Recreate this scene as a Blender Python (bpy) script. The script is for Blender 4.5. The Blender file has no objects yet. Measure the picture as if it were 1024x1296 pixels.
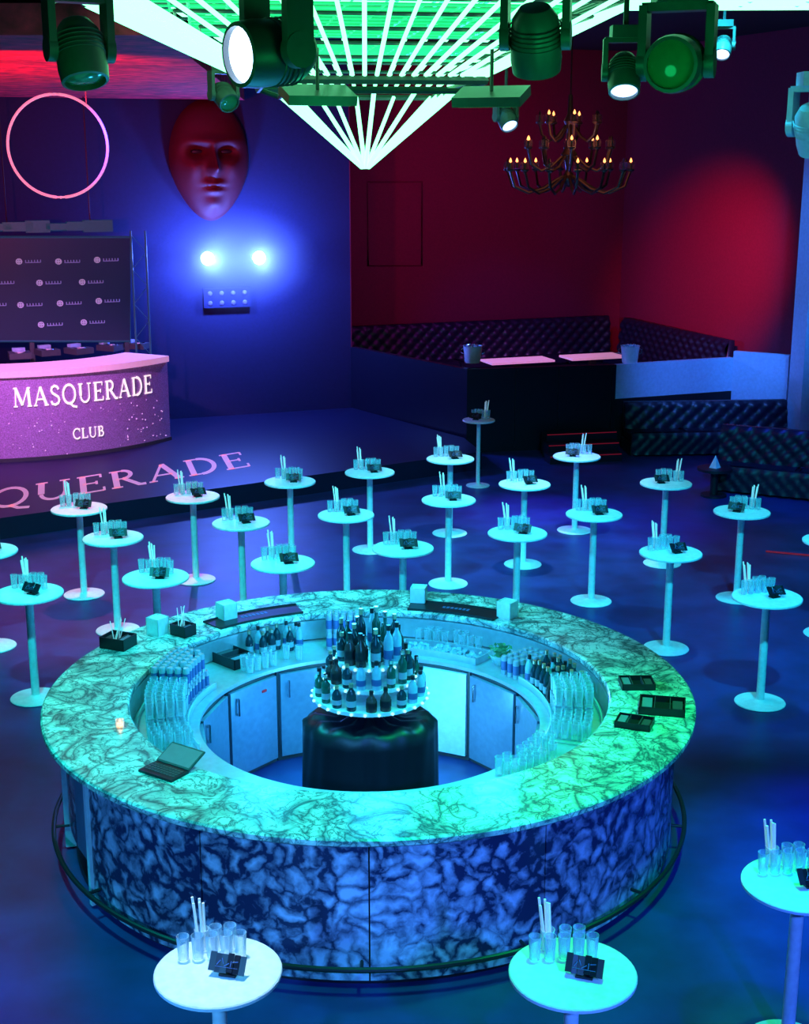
import bpy, bmesh, math, random
from mathutils import Vector, Matrix
random.seed(7)
PI=math.pi; R=math.radians
SC=bpy.context.scene; COL=SC.collection
SC.view_settings.view_transform='Standard'
# ---------------- camera ----------------
HC=5.15; PIT=R(14.5); F=1750.0; c_=math.cos(PIT); s_=math.sin(PIT)
cd=bpy.data.cameras.new('camera'); cam=bpy.data.objects.new('camera',cd); COL.objects.link(cam)
cd.sensor_fit='VERTICAL'; cd.sensor_height=24; cd.lens=F/1296*24; cd.clip_end=200
cam.location=(0,0,HC); cam.rotation_euler=(PI/2-PIT,0,0); SC.camera=cam
def ray(u,v): return Vector((u-512, F*c_-(v-648)*s_, -F*s_-(v-648)*c_))
def un(u,v,z):
    r=ray(u,v); t=(z-HC)/r.z; return (r.x*t, r.y*t)
def atY(u,v,Y):
    r=ray(u,v); t=Y/r.y; return Vector((r.x*t,Y,HC+r.z*t))
def onpl(u,v,P,n):
    r=ray(u,v); o=Vector((0,0,HC)); t=(Vector(P)-o).dot(Vector(n))/r.dot(Vector(n)); return o+r*t
def proj(p):
    x,y,z=p; h=HC-z; d=y*c_+h*s_; return (512+F*x/d, 648+F*(-y*s_+h*c_)/d)
# ---------------- materials ----------------
MT={}
def mat(name,col,rough=.5,metal=0,em=None,es=0,bump=0,bscale=20,alpha=None,var=0.08):
    m=bpy.data.materials.new(name); m.use_nodes=True; n=m.node_tree.nodes; l=m.node_tree.links
    b=n['Principled BSDF']; b.inputs['Roughness'].default_value=rough; b.inputs['Metallic'].default_value=metal
    tc=n.new('ShaderNodeTexCoord'); nz=n.new('ShaderNodeTexNoise'); nz.inputs['Scale'].default_value=bscale; nz.inputs['Detail'].default_value=4
    l.new(tc.outputs['Object'],nz.inputs['Vector'])
    rp=n.new('ShaderNodeValToRGB'); rp.color_ramp.elements[0].position=.3; rp.color_ramp.elements[1].position=.7
    rp.color_ramp.elements[0].color=(*[x*(1-var) for x in col],1); rp.color_ramp.elements[1].color=(*[min(1,x*(1+var)) for x in col],1)
    l.new(nz.outputs['Fac'],rp.inputs['Fac']); l.new(rp.outputs['Color'],b.inputs['Base Color'])
    if em: b.inputs['Emission Color'].default_value=(*em,1); b.inputs['Emission Strength'].default_value=es
    if bump:
        bp=n.new('ShaderNodeBump'); bp.inputs['Strength'].default_value=bump; l.new(nz.outputs['Fac'],bp.inputs['Height']); l.new(bp.outputs['Normal'],b.inputs['Normal'])
    MT[name]=m; return m
def glassmat(name,tint,dens=.35):
    m=bpy.data.materials.new(name); m.use_nodes=True; n=m.node_tree.nodes; l=m.node_tree.links; n.clear()
    o=n.new('ShaderNodeOutputMaterial'); t=n.new('ShaderNodeBsdfTransparent'); p=n.new('ShaderNodeBsdfPrincipled')
    p.inputs['Base Color'].default_value=(*tint,1); p.inputs['Roughness'].default_value=.12
    lw=n.new('ShaderNodeLayerWeight'); lw.inputs['Blend'].default_value=dens
    mr=n.new('ShaderNodeMapRange'); mr.inputs['To Min'].default_value=dens*.35; mr.inputs['To Max'].default_value=.95
    mx=n.new('ShaderNodeMixShader'); l.new(lw.outputs['Facing'],mr.inputs['Value']); l.new(mr.outputs['Result'],mx.inputs['Fac'])
    l.new(t.outputs[0],mx.inputs[1]); l.new(p.outputs[0],mx.inputs[2]); l.new(mx.outputs[0],o.inputs['Surface']); MT[name]=m; return m
def marble(name,dark,light,scale,p0,p1,rough=.25,nsc=3.5,amp=.7,mixa=.6,big=0):
    m=bpy.data.materials.new(name); m.use_nodes=True; n=m.node_tree.nodes; l=m.node_tree.links
    b=n['Principled BSDF']; b.inputs['Roughness'].default_value=rough
    tc=n.new('ShaderNodeTexCoord'); nz=n.new('ShaderNodeTexNoise'); nz.inputs['Scale'].default_value=nsc; nz.inputs['Detail'].default_value=6
    l.new(tc.outputs['Object'],nz.inputs['Vector'])
    sub=n.new('ShaderNodeVectorMath'); sub.operation='SUBTRACT'; sub.inputs[1].default_value=(.5,.5,.5); l.new(nz.outputs['Color'],sub.inputs[0])
    sc=n.new('ShaderNodeVectorMath'); sc.operation='SCALE'; sc.inputs['Scale'].default_value=amp; l.new(sub.outputs[0],sc.inputs[0])
    ad=n.new('ShaderNodeVectorMath'); ad.operation='ADD'; l.new(tc.outputs['Object'],ad.inputs[0]); l.new(sc.outputs[0],ad.inputs[1])
    vo=n.new('ShaderNodeTexVoronoi'); vo.feature='DISTANCE_TO_EDGE'; vo.inputs['Scale'].default_value=scale; l.new(ad.outputs[0],vo.inputs['Vector'])
    n2=n.new('ShaderNodeTexNoise'); n2.inputs['Scale'].default_value=scale*1.3; n2.inputs['Detail'].default_value=8; l.new(ad.outputs[0],n2.inputs['Vector'])
    mm=n.new('ShaderNodeMath'); mm.operation='MULTIPLY_ADD'; mm.inputs[1].default_value=mixa; l.new(n2.outputs['Fac'],mm.inputs[0]); mm.inputs[2].default_value=-mixa/2
    n3=n.new('ShaderNodeTexNoise'); n3.inputs['Scale'].default_value=1.4; l.new(tc.outputs['Object'],n3.inputs['Vector'])
    m3=n.new('ShaderNodeMath'); m3.operation='MULTIPLY_ADD'; m3.inputs[1].default_value=big; m3.inputs[2].default_value=-big/2; l.new(n3.outputs['Fac'],m3.inputs[0])
    m2=n.new('ShaderNodeMath'); m2.operation='ADD'; l.new(vo.outputs['Distance'],m2.inputs[0]); l.new(mm.outputs[0],m2.inputs[1])
    m4=n.new('ShaderNodeMath'); m4.operation='ADD'; l.new(m2.outputs[0],m4.inputs[0]); l.new(m3.outputs[0],m4.inputs[1])
    rp=n.new('ShaderNodeValToRGB'); e=rp.color_ramp.elements; e[0].position=max(0,p0); e[0].color=(*dark,1); e[1].position=p1; e[1].color=(*light,1)
    l.new(m4.outputs[0],rp.inputs['Fac']); l.new(rp.outputs['Color'],b.inputs['Base Color']); MT[name]=m; return m
def veined(name,dark,midc,light,s0,rough=.22,pm=.02,pe=.07):
    m=bpy.data.materials.new(name); m.use_nodes=True; n=m.node_tree.nodes; l=m.node_tree.links
    b=n['Principled BSDF']; b.inputs['Roughness'].default_value=rough
    tc=n.new('ShaderNodeTexCoord'); outs=[]
    for k,(f,g_,dt) in enumerate(((1,.8,1.0),(2.1,1.4,.8),(4.3,2.6,.5))):
        nz=n.new('ShaderNodeTexNoise'); nz.inputs['Scale'].default_value=s0*f; nz.inputs['Detail'].default_value=6; nz.inputs['Distortion'].default_value=dt
        mp=n.new('ShaderNodeMapping'); mp.inputs['Location'].default_value=(k*7.3,k*3.1,k); l.new(tc.outputs['Object'],mp.inputs['Vector']); l.new(mp.outputs[0],nz.inputs['Vector'])
        s=n.new('ShaderNodeMath'); s.operation='SUBTRACT'; s.inputs[1].default_value=.5; l.new(nz.outputs['Fac'],s.inputs[0])
        a_=n.new('ShaderNodeMath'); a_.operation='ABSOLUTE'; l.new(s.outputs[0],a_.inputs[0])
        q=n.new('ShaderNodeMath'); q.operation='MULTIPLY'; q.inputs[1].default_value=g_; l.new(a_.outputs[0],q.inputs[0]); outs.append(q.outputs[0])
    mn=n.new('ShaderNodeMath'); mn.operation='MINIMUM'; l.new(outs[0],mn.inputs[0]); l.new(outs[1],mn.inputs[1])
    m2=n.new('ShaderNodeMath'); m2.operation='MINIMUM'; l.new(mn.outputs[0],m2.inputs[0]); l.new(outs[2],m2.inputs[1])
    rp=n.new('ShaderNodeValToRGB'); e=rp.color_ramp.elements; e[0].position=0; e[0].color=(*dark,1); e[1].position=pe; e[1].color=(*light,1)
    x=e.new(pm); x.color=(*midc,1)
    l.new(m2.outputs[0],rp.inputs['Fac']); l.new(rp.outputs['Color'],b.inputs['Base Color']); MT[name]=m; return m
mat('floor',(.022,.036,.17),.42,bscale=2,var=.3,bump=.02); mat('stage',(.01,.01,.045),.45,bscale=4)
mat('black',(.012,.012,.018),.45); mat('blackgloss',(.009,.009,.024),.35,bump=.05); mat('darkgrey',(.06,.065,.075),.45); mat('fixture',(.085,.09,.09),.4)
mat('bluewall',(.012,.014,.07),.85,bump=.05); mat('redwall',(.22,.012,.045),.85,bscale=25,bump=.15,var=.1); mat('ceil',(.015,.015,.02),.9)
mat('redcloth',(.85,.012,.04),.8,bump=1,bscale=5,var=.8); mat('white',(.86,.9,.93),.4); mat('offwhite',(.85,.88,.92),.5)
mat('steel',(.5,.58,.66),.35,.5); mat('steelwhite',(.8,.86,.93),.35,.1); mat('fridgeblue',(.22,.32,.45),.35,.3)
mat('leather',(.01,.011,.03),.42,bump=.05,bscale=60); mat('bag',(.008,.008,.014),.42,bump=.8,bscale=9)
mat('straw',(.95,.97,.9),.5,em=(.6,.9,1),es=.12); mat('card',(.01,.01,.018),.4); mat('print',(.07,.13,.35),.5); mat('chrome',(.7,.7,.75),.12,1)  # faint emission brightens the straws, which are no light source
mat('boothm',(.5,.3,.58),.4,bscale=60,var=.4); mat('pinkglow_top',(.9,.6,.7),.35,em=(1,.42,.7),es=.42); mat('mask',(.08,.003,.01),.6)
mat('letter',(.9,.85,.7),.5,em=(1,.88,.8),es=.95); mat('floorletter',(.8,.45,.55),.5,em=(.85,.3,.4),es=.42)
mat('tube',(.2,1,.4),.4,em=(.22,1,.47),es=3.3); mat('tubesoft',(.05,.6,.25),.4,em=(.02,1,.3),es=.6)
mat('lensblue',(.6,.7,1),.2,em=(.35,.55,1),es=3); mat('lensbright',(.8,.9,1),.2,em=(.45,.65,1),es=6); mat('blinder',(.8,.9,1),.2,em=(.3,.5,1),es=45); mat('lensdark',(.03,.16,.07),.1)
mat('hoop',(.9,.8,.9),.4,em=(.6,.4,.75),es=.45); mat('screen',(.005,.005,.025),.4,em=(.01,.015,.12),es=.25); mat('logo',(.3,.3,.5),.5,em=(.3,.33,.85),es=.16); mat('logopink',(.4,.3,.5),.5,em=(.6,.5,.85),es=.26)
mat('equip_cyanlit',(.03,.08,.13),.4,em=(.02,.2,.4),es=.12)  # faint emission stands in for cyan light falling on the equipment
mat('faintlamp',(.15,.15,.5),.4,em=(.2,.25,1),es=.15)
mat('laptopscreen',(.1,.18,.22),.3,em=(.2,.45,.6),es=.12); mat('bulb',(1,.4,.15),.3,em=(1,.28,.08),es=4); mat('brass',(.07,.035,.035),.35,.6)
mat('redled',(.3,.01,.03),.4,em=(1,.02,.08),es=.12); mat('bottledark',(.01,.04,.06),.08); mat('bottlegreen',(.01,.1,.08),.08); mat('bottleamber',(.08,.05,.05),.08); mat('bottleclear',(.35,.55,.7),.1)
mat('labelm',(.4,.46,.55),.5); mat('capgold',(.6,.5,.35),.3,.7); mat('bead',(.5,.9,1),.3,em=(.35,.8,1),es=1.6); mat('candle',(1,.5,.2),.4,em=(1,.35,.1),es=8)
mat('ice',(.4,.6,.7),.15); mat('leaf',(.08,.3,.12),.5,bscale=30); mat('palepanel',(.55,.65,.85),.5); mat('speck',(1,.8,.9),.5,em=(1,.6,.9),es=.5); mat('can',(.5,.55,.65),.3,.4); mat('lowtable',(.008,.008,.02),.5)
glassmat('glass',(.7,.86,.95),.36); glassmat('glassdome',(.2,.1,.14),.25)
veined('marbletop',(.05,.1,.12),(.38,.46,.47),(.9,.92,.92),2.7,.22,.022,.085)
marble('marblewall',(.02,.03,.08),(.62,.71,.88),7.0,.0,.44,.22,2.8,.5,.8,.55)
# ---------------- geometry ----------------
class B:
    def __init__(s): s.bm=bmesh.new()
    def V(s,p): return s.bm.verts.new(p)
    def face(s,vs):
        try: s.bm.faces.new(vs)
        except Exception: pass
    def box(s,c,d,rz=0,M=None):
        m=M or (Matrix.Translation(c)@Matrix.Rotation(rz,4,'Z'))
        x,y,z=[k/2 for k in d]
        v=[s.V(m@Vector(p)) for p in ((-x,-y,-z),(x,-y,-z),(x,y,-z),(-x,y,-z),(-x,-y,z),(x,-y,z),(x,y,z),(-x,y,z))]
        for f in ((3,2,1,0),(4,5,6,7),(0,1,5,4),(1,2,6,5),(2,3,7,6),(3,0,4,7)): s.face([v[i] for i in f])
        return s
    def lathe(s,prof,n=20,c=(0,0,0),M=None):
        m=M or Matrix.Translation(c); rings=[]
        for r,z in prof:
            if r<1e-5: rings.append([s.V(m@Vector((0,0,z)))])
            else: rings.append([s.V(m@Vector((r*math.cos(2*PI*k/n),r*math.sin(2*PI*k/n),z))) for k in range(n)])
        for a,b in zip(rings,rings[1:]):
            for k in range(n):
                k2=(k+1)%n
                if len(a)==1 and len(b)==1: continue
                if len(a)==1: s.face([a[0],b[k2],b[k]])
                elif len(b)==1: s.face([a[k],a[k2],b[0]])
                else: s.face([a[k],a[k2],b[k2],b[k]])
        return s
    def cyl(s,c,r,z0,z1,n=20,r1=None,M=None):
        r1=r if r1 is None else r1
        return s.lathe([(0,z0),(r,z0),(r1,z1),(0,z1)],n,c,M)
    def sph(s,c,r,n=10):
        return s.lathe([(r*math.sin(PI*k/n),-r*math.cos(PI*k/n)) for k in range(n+1)],n+4,c)
    def path(s,pts,r,n=6,closed=False):
        pts=[Vector(p) for p in pts]; N=len(pts); rings=[]; up=None
        for i,p in enumerate(pts):
            if closed: t=pts[(i+1)%N]-pts[i-1]
            else: t=pts[min(i+1,N-1)]-pts[max(i-1,0)]
            t.normalize()
            if up is None: up=Vector((0,0,1)) if abs(t.z)<.9 else Vector((1,0,0))
            a=t.cross(up)
            if a.length<1e-4: a=t.cross(Vector((0,1,0)))
            a.normalize(); b=t.cross(a).normalized()
            rings.append([s.V(p+r*(a*math.cos(2*PI*k/n)+b*math.sin(2*PI*k/n))) for k in range(n)])
        for i in range(N if closed else N-1):
            A=rings[i]; Bq=rings[(i+1)%N]
            for k in range(n): s.face([A[k],A[(k+1)%n],Bq[(k+1)%n],Bq[k]])
        if not closed: s.face(rings[0][::-1]); s.face(rings[-1])
        return s
    def arc(s,r0,r1,z0,z1,a0=0,a1=2*PI,n=64,c=(0,0)):
        full=abs(a1-a0-2*PI)<1e-6; m=n if full else n+1; rg=[]
        for k in range(m):
            a=a0+(a1-a0)*k/n; x,y=math.cos(a),math.sin(a)
            rg.append([s.V((c[0]+r*x,c[1]+r*y,z)) for r,z in ((r0,z0),(r1,z0),(r1,z1),(r0,z1))])
        for k in range(n):
            A=rg[k]; Bq=rg[(k+1)%m]
            for j in range(4): s.face([A[j],A[(j+1)%4],Bq[(j+1)%4],Bq[j]])
        if not full: s.face(rg[0][::-1]); s.face(rg[-1])
        return s
    def prism(s,poly,z0,z1):
        a=[s.V((x,y,z0)) for x,y in poly]; b=[s.V((x,y,z1)) for x,y in poly]; n=len(poly)
        s.face(a[::-1]); s.face(b)
        for k in range(n): s.face([a[k],a[(k+1)%n],b[(k+1)%n],b[k]])
        return s
    def obj(s,name,m,parent=None,loc=None,ang=.6):
        bmesh.ops.recalc_face_normals(s.bm,faces=s.bm.faces)
        me=bpy.data.meshes.new(name); s.bm.to_mesh(me); s.bm.free()
        me.polygons.foreach_set('use_smooth',[True]*len(me.polygons))
        me.set_sharp_from_angle(angle=ang)
        me.materials.append(MT[m]); o=bpy.data.objects.new(name,me); COL.objects.link(o)
        if parent: o.parent=parent
        if loc: o.location=loc
        return o
def tag(o,label,cat,group=None):
    o['label']=label; o['category']=cat
    if group: o['group']=group
    return o
def thing(name,label,cat,loc=(0,0,0),rz=0,group=None):
    o=bpy.data.objects.new(name,None); o.empty_display_size=.1; COL.objects.link(o); o.location=loc; o.rotation_euler=(0,0,rz)
    return tag(o,label,cat,group)
def dup(o,loc,rz=None,label=None,group=None,scale=None):
    c=o.copy(); COL.objects.link(c); c.location=loc
    if rz is not None: c.rotation_euler=(c.rotation_euler[0],c.rotation_euler[1],rz)
    if label: c['label']=label
    if group: c['group']=group
    if scale: c.scale=scale
    for ch in o.children:
        k=ch.copy(); COL.objects.link(k); k.parent=c
        for g in ch.children:
            q=g.copy(); COL.objects.link(q); q.parent=k
    return c
class Proto:   # first placement uses the original
    def __init__(s,o): s.o=o; s.used=False
    def put(s,loc,rz=0,label=None,group=None,scale=None):
        if not s.used:
            s.used=True; o=s.o; o.location=loc; o.rotation_euler=(0,0,rz)
            if label: o['label']=label
            if group: o['group']=group
            if scale: o.scale=scale
            return o
        return dup(s.o,loc,rz,label,group,scale or (1,1,1))
def struct(o): o['kind']='structure'; return o
# ---------------- room ----------------
YA=R(20); a=Vector((math.cos(YA),math.sin(YA),0)); b=Vector((-math.sin(YA),math.cos(YA),0))
P1=Vector((-1.05,27.0,0)); P0=P1-a*12; P2=P1+b*2; P3=P2+a*7.0; P4=P3-b*16
CZ=7.3
struct(B().box((0,15.5,-.1),(28,38,.2)).obj('floor','floor'))
struct(B().box((0,15.5,CZ+.1),(28,38,.2)).obj('ceiling','ceil'))
def wall(name,p,q,m,th=.15,z0=0,z1=CZ,side=1):
    d=(q-p); L=d.length; d.normalize(); nrm=Vector((-d.y,d.x,0))*side
    c=(p+q)/2+nrm*th/2
    return struct(B().box((c.x,c.y,(z0+z1)/2),(L,th,z1-z0),math.atan2(d.y,d.x)).obj(name,m))
wall('wall_stage',P0,P1,'bluewall'); wall('wall_niche',P1,P2,'redwall',side=-1,th=.02)
wall('wall_back',P2,P3,'redwall'); wall('wall_right',P3,P4,'redwall',side=1)
wall('wall_right_front',P4,Vector((P4.x,-3,0)),'bluewall',side=1)
wall('wall_left',Vector((P0.x,-3,0)),P0,'bluewall',side=1)
wall('wall_rear',Vector((P0.x,-3,0)),Vector((P4.x,-3,0)),'bluewall',side=-1)
def onback(u,v): return onpl(u,v,P2-b*.02,b)
tm=B()
for (u0,v0,u1,v1) in ((466,230,534,336),):
    q=[onback(u0,v0),onback(u1,v0),onback(u1,v1),onback(u0,v1)]
    tm.path([*q,q[0]],.02,4)
struct(tm.obj('trim_1','redwall'))
pp=P3-b*6.95
struct(B().box((pp.x+.02,pp.y-.1,CZ/2),(.5,.4,CZ),YA).obj('wall_pillar','palepanel'))
struct(B().prism([(-12,12),(-2.0,12),(-2.9,26.1),(-12,22.7)],6.1,6.35).obj('ceiling_soffit','redcloth'))
stg=[(1.3,22.8),(-5.6,18.4),(-12.2,14.4),(P0.x,P0.y),(P1.x,P1.y),(1.05,24.0)]
struct(B().prism(stg,0,.3).obj('floor_stage','stage'))
C1=Vector((1.1,24.1,0)); C2=Vector((3.8,24.65,0)); C3=Vector((6.1,25.55,0)); C4=Vector((6.98,25.0,0))
struct(B().prism([(P1.x+.05,P1.y),(C1.x+.1,C1.y+.1),(C2.x,C2.y+.1),(C3.x,C3.y+.1),(C4.x,C4.y+.1),(P3.x,P3.y),(P2.x,P2.y)],0,.5).obj('floor_lounge','black'))
wall('wall_low_stage',P1,C1,'blackgloss',.12,0,1.5); wall('wall_low_front',C1,C2,'blackgloss',.12,0,1.5)
wall('wall_low_pale',C2,C3,'palepanel',.12,.88,1.5); wall('wall_low_base',C2,C3,'black',.12,0,.87); wall('wall_low_side',C3,C4,'palepanel',.12,0,1.62)
tr=B()
for t in (.33,.62,.98): 
    p=C1+(C2-C1)*t; tr.box((p.x,p.y-.02,.76),(.05,.03,1.4),math.atan2(C2.y-C1.y,C2.x-C1.x))
struct(tr.obj('trim_2','blackgloss'))
# ---------------- glyphs ----------------
def ell(cx,cy,rx,ry,a0,a1,n=14): return [(cx+rx*math.cos(a0+(a1-a0)*k/n),cy+ry*math.sin(a0+(a1-a0)*k/n)) for k in range(n+1)]
G={
'M':(1.2,[([(.12,0),(.17,1)],.05),([(.17,1),(.58,.08)],.14),([(.58,.08),(.98,1)],.05),([(1.0,1),(1.05,0)],.14),([(0,.02),(.26,.02)],.05),([(.9,.02),(1.2,.02)],.05),([(.03,.98),(.25,.98)],.05),([(.93,.98),(1.13,.98)],.05)]),
'A':(1.0,[([(.1,0),(.48,1)],.055),([(.48,1),(.86,0)],.14),([(.25,.34),(.72,.34)],.055),([(0,.02),(.24,.02)],.05),([(.72,.02),(1.0,.02)],.05)]),
'S':(.72,[([(.6,.8),(.52,.94),(.34,1),(.16,.92),(.1,.76),(.18,.62),(.38,.51),(.56,.4),(.62,.24),(.54,.08),(.34,0),(.14,.05),(.07,.2)],.1)]),
'Q':(1.0,[(ell(.48,.5,.42,.5,0,2*PI,24),.1),([(.5,.04),(.72,-.16),(1.0,-.22)],.09)]),
'U':(.98,[([(.17,1),(.17,.35)],.14),(ell(.48,.33,.31,.33,PI,2*PI),.08),([(.79,.33),(.79,1)],.055),([(.02,.98),(.34,.98)],.05),([(.66,.98),(.94,.98)],.05)]),
'E':(.78,[([(.18,0),(.18,1)],.14),([(.03,.975),(.68,.975)],.05),([(.03,.025),(.72,.025)],.05),([(.18,.52),(.54,.52)],.05),([(.68,1),(.68,.8)],.045),([(.73,0),(.73,.22)],.045),([(.55,.62),(.55,.42)],.045)]),
'R':(.95,[([(.18,0),(.18,1)],.14),([(.03,.975),(.4,.975)],.05),([(.03,.025),(.34,.025)],.05),(ell(.38,.74,.24,.24,PI/2,-PI/2),.1),([(.18,.5),(.4,.5)],.05),([(.4,.5),(.8,.02),(.98,.02)],.11)]),
'D':(1.0,[([(.18,0),(.18,1)],.14),([(.03,.975),(.42,.975)],.05),([(.03,.025),(.42,.025)],.05),(ell(.42,.5,.45,.48,PI/2,-PI/2),.11)]),
'C':(.9,[(ell(.5,.5,.42,.5,R(42),R(318),20),.1),([(.81,.66),(.81,.98)],.045)]),
'L':(.75,[([(.18,0),(.18,1)],.14),([(.03,.975),(.34,.975)],.05),([(.03,.025),(.7,.025)],.05),([(.7,0),(.7,.24)],.045)]),
'B':(.85,[([(.18,0),(.18,1)],.14),([(.03,.975),(.4,.975)],.05),([(.03,.025),(.4,.025)],.05),(ell(.38,.75,.22,.23,PI/2,-PI/2),.1),(ell(.4,.27,.28,.25,PI/2,-PI/2),.1),([(.18,.52),(.4,.52)],.05)])}
def width(t,sp=.12): return sum(G[ch][0]+sp for ch in t)-sp
def textmesh(t,fn,sp=.12,bold=1.0,bx=0):
    m=B(); x=0
    for ch in t:
        w,st=G[ch]
        for pts,th in st:
            th=th*bold+bx
            L=[];Rr=[]
            for i,p in enumerate(pts):
                p0=pts[max(i-1,0)];p1=pts[min(i+1,len(pts)-1)]; dx,dy=p1[0]-p0[0],p1[1]-p0[1]; l=math.hypot(dx,dy) or 1
                nx,ny=-dy/l*th/2,dx/l*th/2; L.append((p[0]+nx+x,p[1]+ny)); Rr.append((p[0]-nx+x,p[1]-ny))
            vl=[m.V(fn(*q)) for q in L]; vr=[m.V(fn(*q)) for q in Rr]
            for i in range(len(pts)-1): m.face([vl[i],vl[i+1],vr[i+1],vr[i]])
        x+=w+sp
    return m
# ---------------- DJ booth ----------------
BC=(-7.3,25.5); BR=3.6; A0=R(-138); A1=R(-27.6)
bo=thing('dj_booth','curved purple DJ booth with club name letters across its front','booth',(BC[0],BC[1],.3))
B().arc(BR-.12,BR,0,1.38,A0,A1,60).obj('front_panel','boothm',bo)
B().arc(BR-.9,BR+.04,1.38,1.48,A0,A1,60).obj('counter_top','pinkglow_top',bo)
B().arc(BR-.85,BR-.12,0,1.37,A1-.03,A1-.001,2).obj('side_panel','darkgrey',bo)
B().arc(BR+.0,BR+.03,0,.06,A0,A1,60).obj('plinth','darkgrey',bo)
def angU(u,z,r=BR):
    best=None
    for k in range(600):
        t=R(-120)+(R(-20)-R(-120))*k/600
        e=abs(proj((BC[0]+r*math.cos(t),BC[1]+r*math.sin(t),z))[0]-u)
        if best is None or e<best[0]: best=(e,t)
    return best[1]
def boothtext(txt,u0,u1,z0,hh,name):
    t0=angU(u0,z0);t1=angU(u1,z0);W=width(txt)
    def fn(x,y):
        t=t0+(t1-t0)*x/W; r=BR+.015; return (r*math.cos(t),r*math.sin(t),z0-.3+hh*y)
    return textmesh(txt,fn,bold=1.1,bx=.02).obj(name,'letter',bo)
boothtext('MASQUERADE',18,192,1.2,.31,'club_name'); boothtext('CLUB',92,132,.6,.17,'club_word')
sp=B(); tc0=angU(85,.6); tc1=angU(140,.6)
for k in range(190):
    t=R(random.uniform(-110,-29)); z=random.betavariate(1.3,3)*1.3+.05; s0=random.uniform(.006,.016); r=BR+.008
    if tc0<t<tc1 and z<.7: continue
    if .8<z<1.3: continue
    sp.box(None,(s0,s0,s0),M=Matrix.Translation((r*math.cos(t),r*math.sin(t),z)))
sp.obj('sparkles','speck',bo)
def deck(u,v,w,label):
    x,y=un(u,v,1.78); o=thing('media_player',label,'dj deck',(x,y,1.78),math.atan2(y-BC[1],x-BC[0])+PI/2)
    B().box((0,0,.05),(w,.38,.1)).obj('body','darkgrey',o); B().cyl((0,-.04,0),.11,.1,.12).obj('jog_wheel','chrome',o)
    B().box((0,.13,.13),(w*.6,.1,.05)).obj('display','logo',o)
deck(25,453,.36,'black DJ player deck leftmost on the booth top'); deck(60,449,.34,'black DJ mixer between the decks on booth top'); deck(100,447,.36,'black DJ player deck right of the mixer')
deck(140,443,.32,'black DJ player deck fourth from the booth left'); deck(174,441,.26,'small black DJ controller at the booth right end')
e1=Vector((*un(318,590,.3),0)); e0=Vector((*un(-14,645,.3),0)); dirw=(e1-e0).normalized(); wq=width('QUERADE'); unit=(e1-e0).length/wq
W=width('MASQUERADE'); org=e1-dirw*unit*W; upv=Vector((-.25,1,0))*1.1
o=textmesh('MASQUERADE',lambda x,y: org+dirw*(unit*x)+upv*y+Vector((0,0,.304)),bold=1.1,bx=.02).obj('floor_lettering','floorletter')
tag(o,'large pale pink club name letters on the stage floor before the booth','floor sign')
Psc=P1-b*.9; 
def sc(u,v,off=0): return onpl(u,v,Psc-b*off,b)
scr=thing('led_screen','dark video screen with grid of small logos above DJ booth','screen',(0,0,0))
q=[sc(-140,300),sc(165,300),sc(165,432),sc(-140,432)]
m=B(); vf=[m.V(p) for p in q]; vb=[m.V(p+b*.1) for p in q]; m.face(vf); m.face(vb)
for k in range(4): m.face([vf[k],vf[(k+1)%4],vb[(k+1)%4],vb[k]])
m.obj('panel','screen',scr)
fr=B(); fr.path([*q,q[0]],.02,4); fr.obj('frame','equip_cyanlit',scr)
for uu in (160,40,-100):
    p=sc(uu,432,-.05); B().box((p.x,p.y,(p.z+.3)/2),(.08,.08,p.z-.3),YA).obj('support','darkgrey',scr)
for (u,v) in [(24,331),(74,331),(123,329),(50,358),(104,357),(26,386),(76,384),(125,381),(52,411),(106,408),(-10,358),(-20,386)]:
    c=sc(u,v,.03); lg=B(); lg.path([c+a*.045*math.cos(t*PI/5)+Vector((0,0,.045*math.sin(t*PI/5))) for t in range(10)],.014,4,True)
    lg.path([c-a*.045,c+a*.045],.012,4); lg.path([c-Vector((0,0,.045)),c+Vector((0,0,.045))],.012,4)
    lg.obj('logo_emblem','logopink',scr)
    l2=B()
    for k in range(6):
        p=c+a*(.11+.05*k); l2.path([p-Vector((0,0,.022)),p+Vector((0,0,.022))],.009,4)
    l2.path([c+a*.1-Vector((0,0,.022)),c+a*.36-Vector((0,0,.022))],.007,4)
    l2.obj('logo_word','logo',scr)
tt=thing('truss_tower','slim lighting truss standing right of the video screen','truss',(0,0,0))
for uu in (172,190):
    p=sc(uu,430,.2); B().cyl((p.x,p.y,0),.018,.3,sc(uu,292,.2).z).obj('upright','equip_cyanlit',tt)
z0=.5; pa=sc(172,430,.2); pb=sc(190,430,.2); zt=sc(172,292,.2).z; lac=[]
k=0
while z0<zt: lac.append(((pa if k%2 else pb).x,(pa if k%2 else pb).y,z0)); z0+=.3; k+=1
B().path(lac,.008,5).obj('lacing','equip_cyanlit',tt)
o=thing('light_bar','horizontal bar of equipment with dim cyan light painted on above the video screen','light bar')
p0=sc(-60,290,.1); p1=sc(133,288,.1)
B().path([p0,p1],.05,8).obj('bar','equip_cyanlit',o)
for k,t in enumerate((.3,.42,.55,.7,.82,.95)):
    p=p0.lerp(p1,t); B().box((p.x,p.y,p.z+.03),(.4+.1*(k%2),.15,.1+.05*(k%3)),YA).obj('fixture','equip_cyanlit',o)
for t in (.35,.9):
    p=p0.lerp(p1,t); B().path([p,(p.x,p.y,6.1)],.012,5).obj('hanger','black',o)
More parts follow.
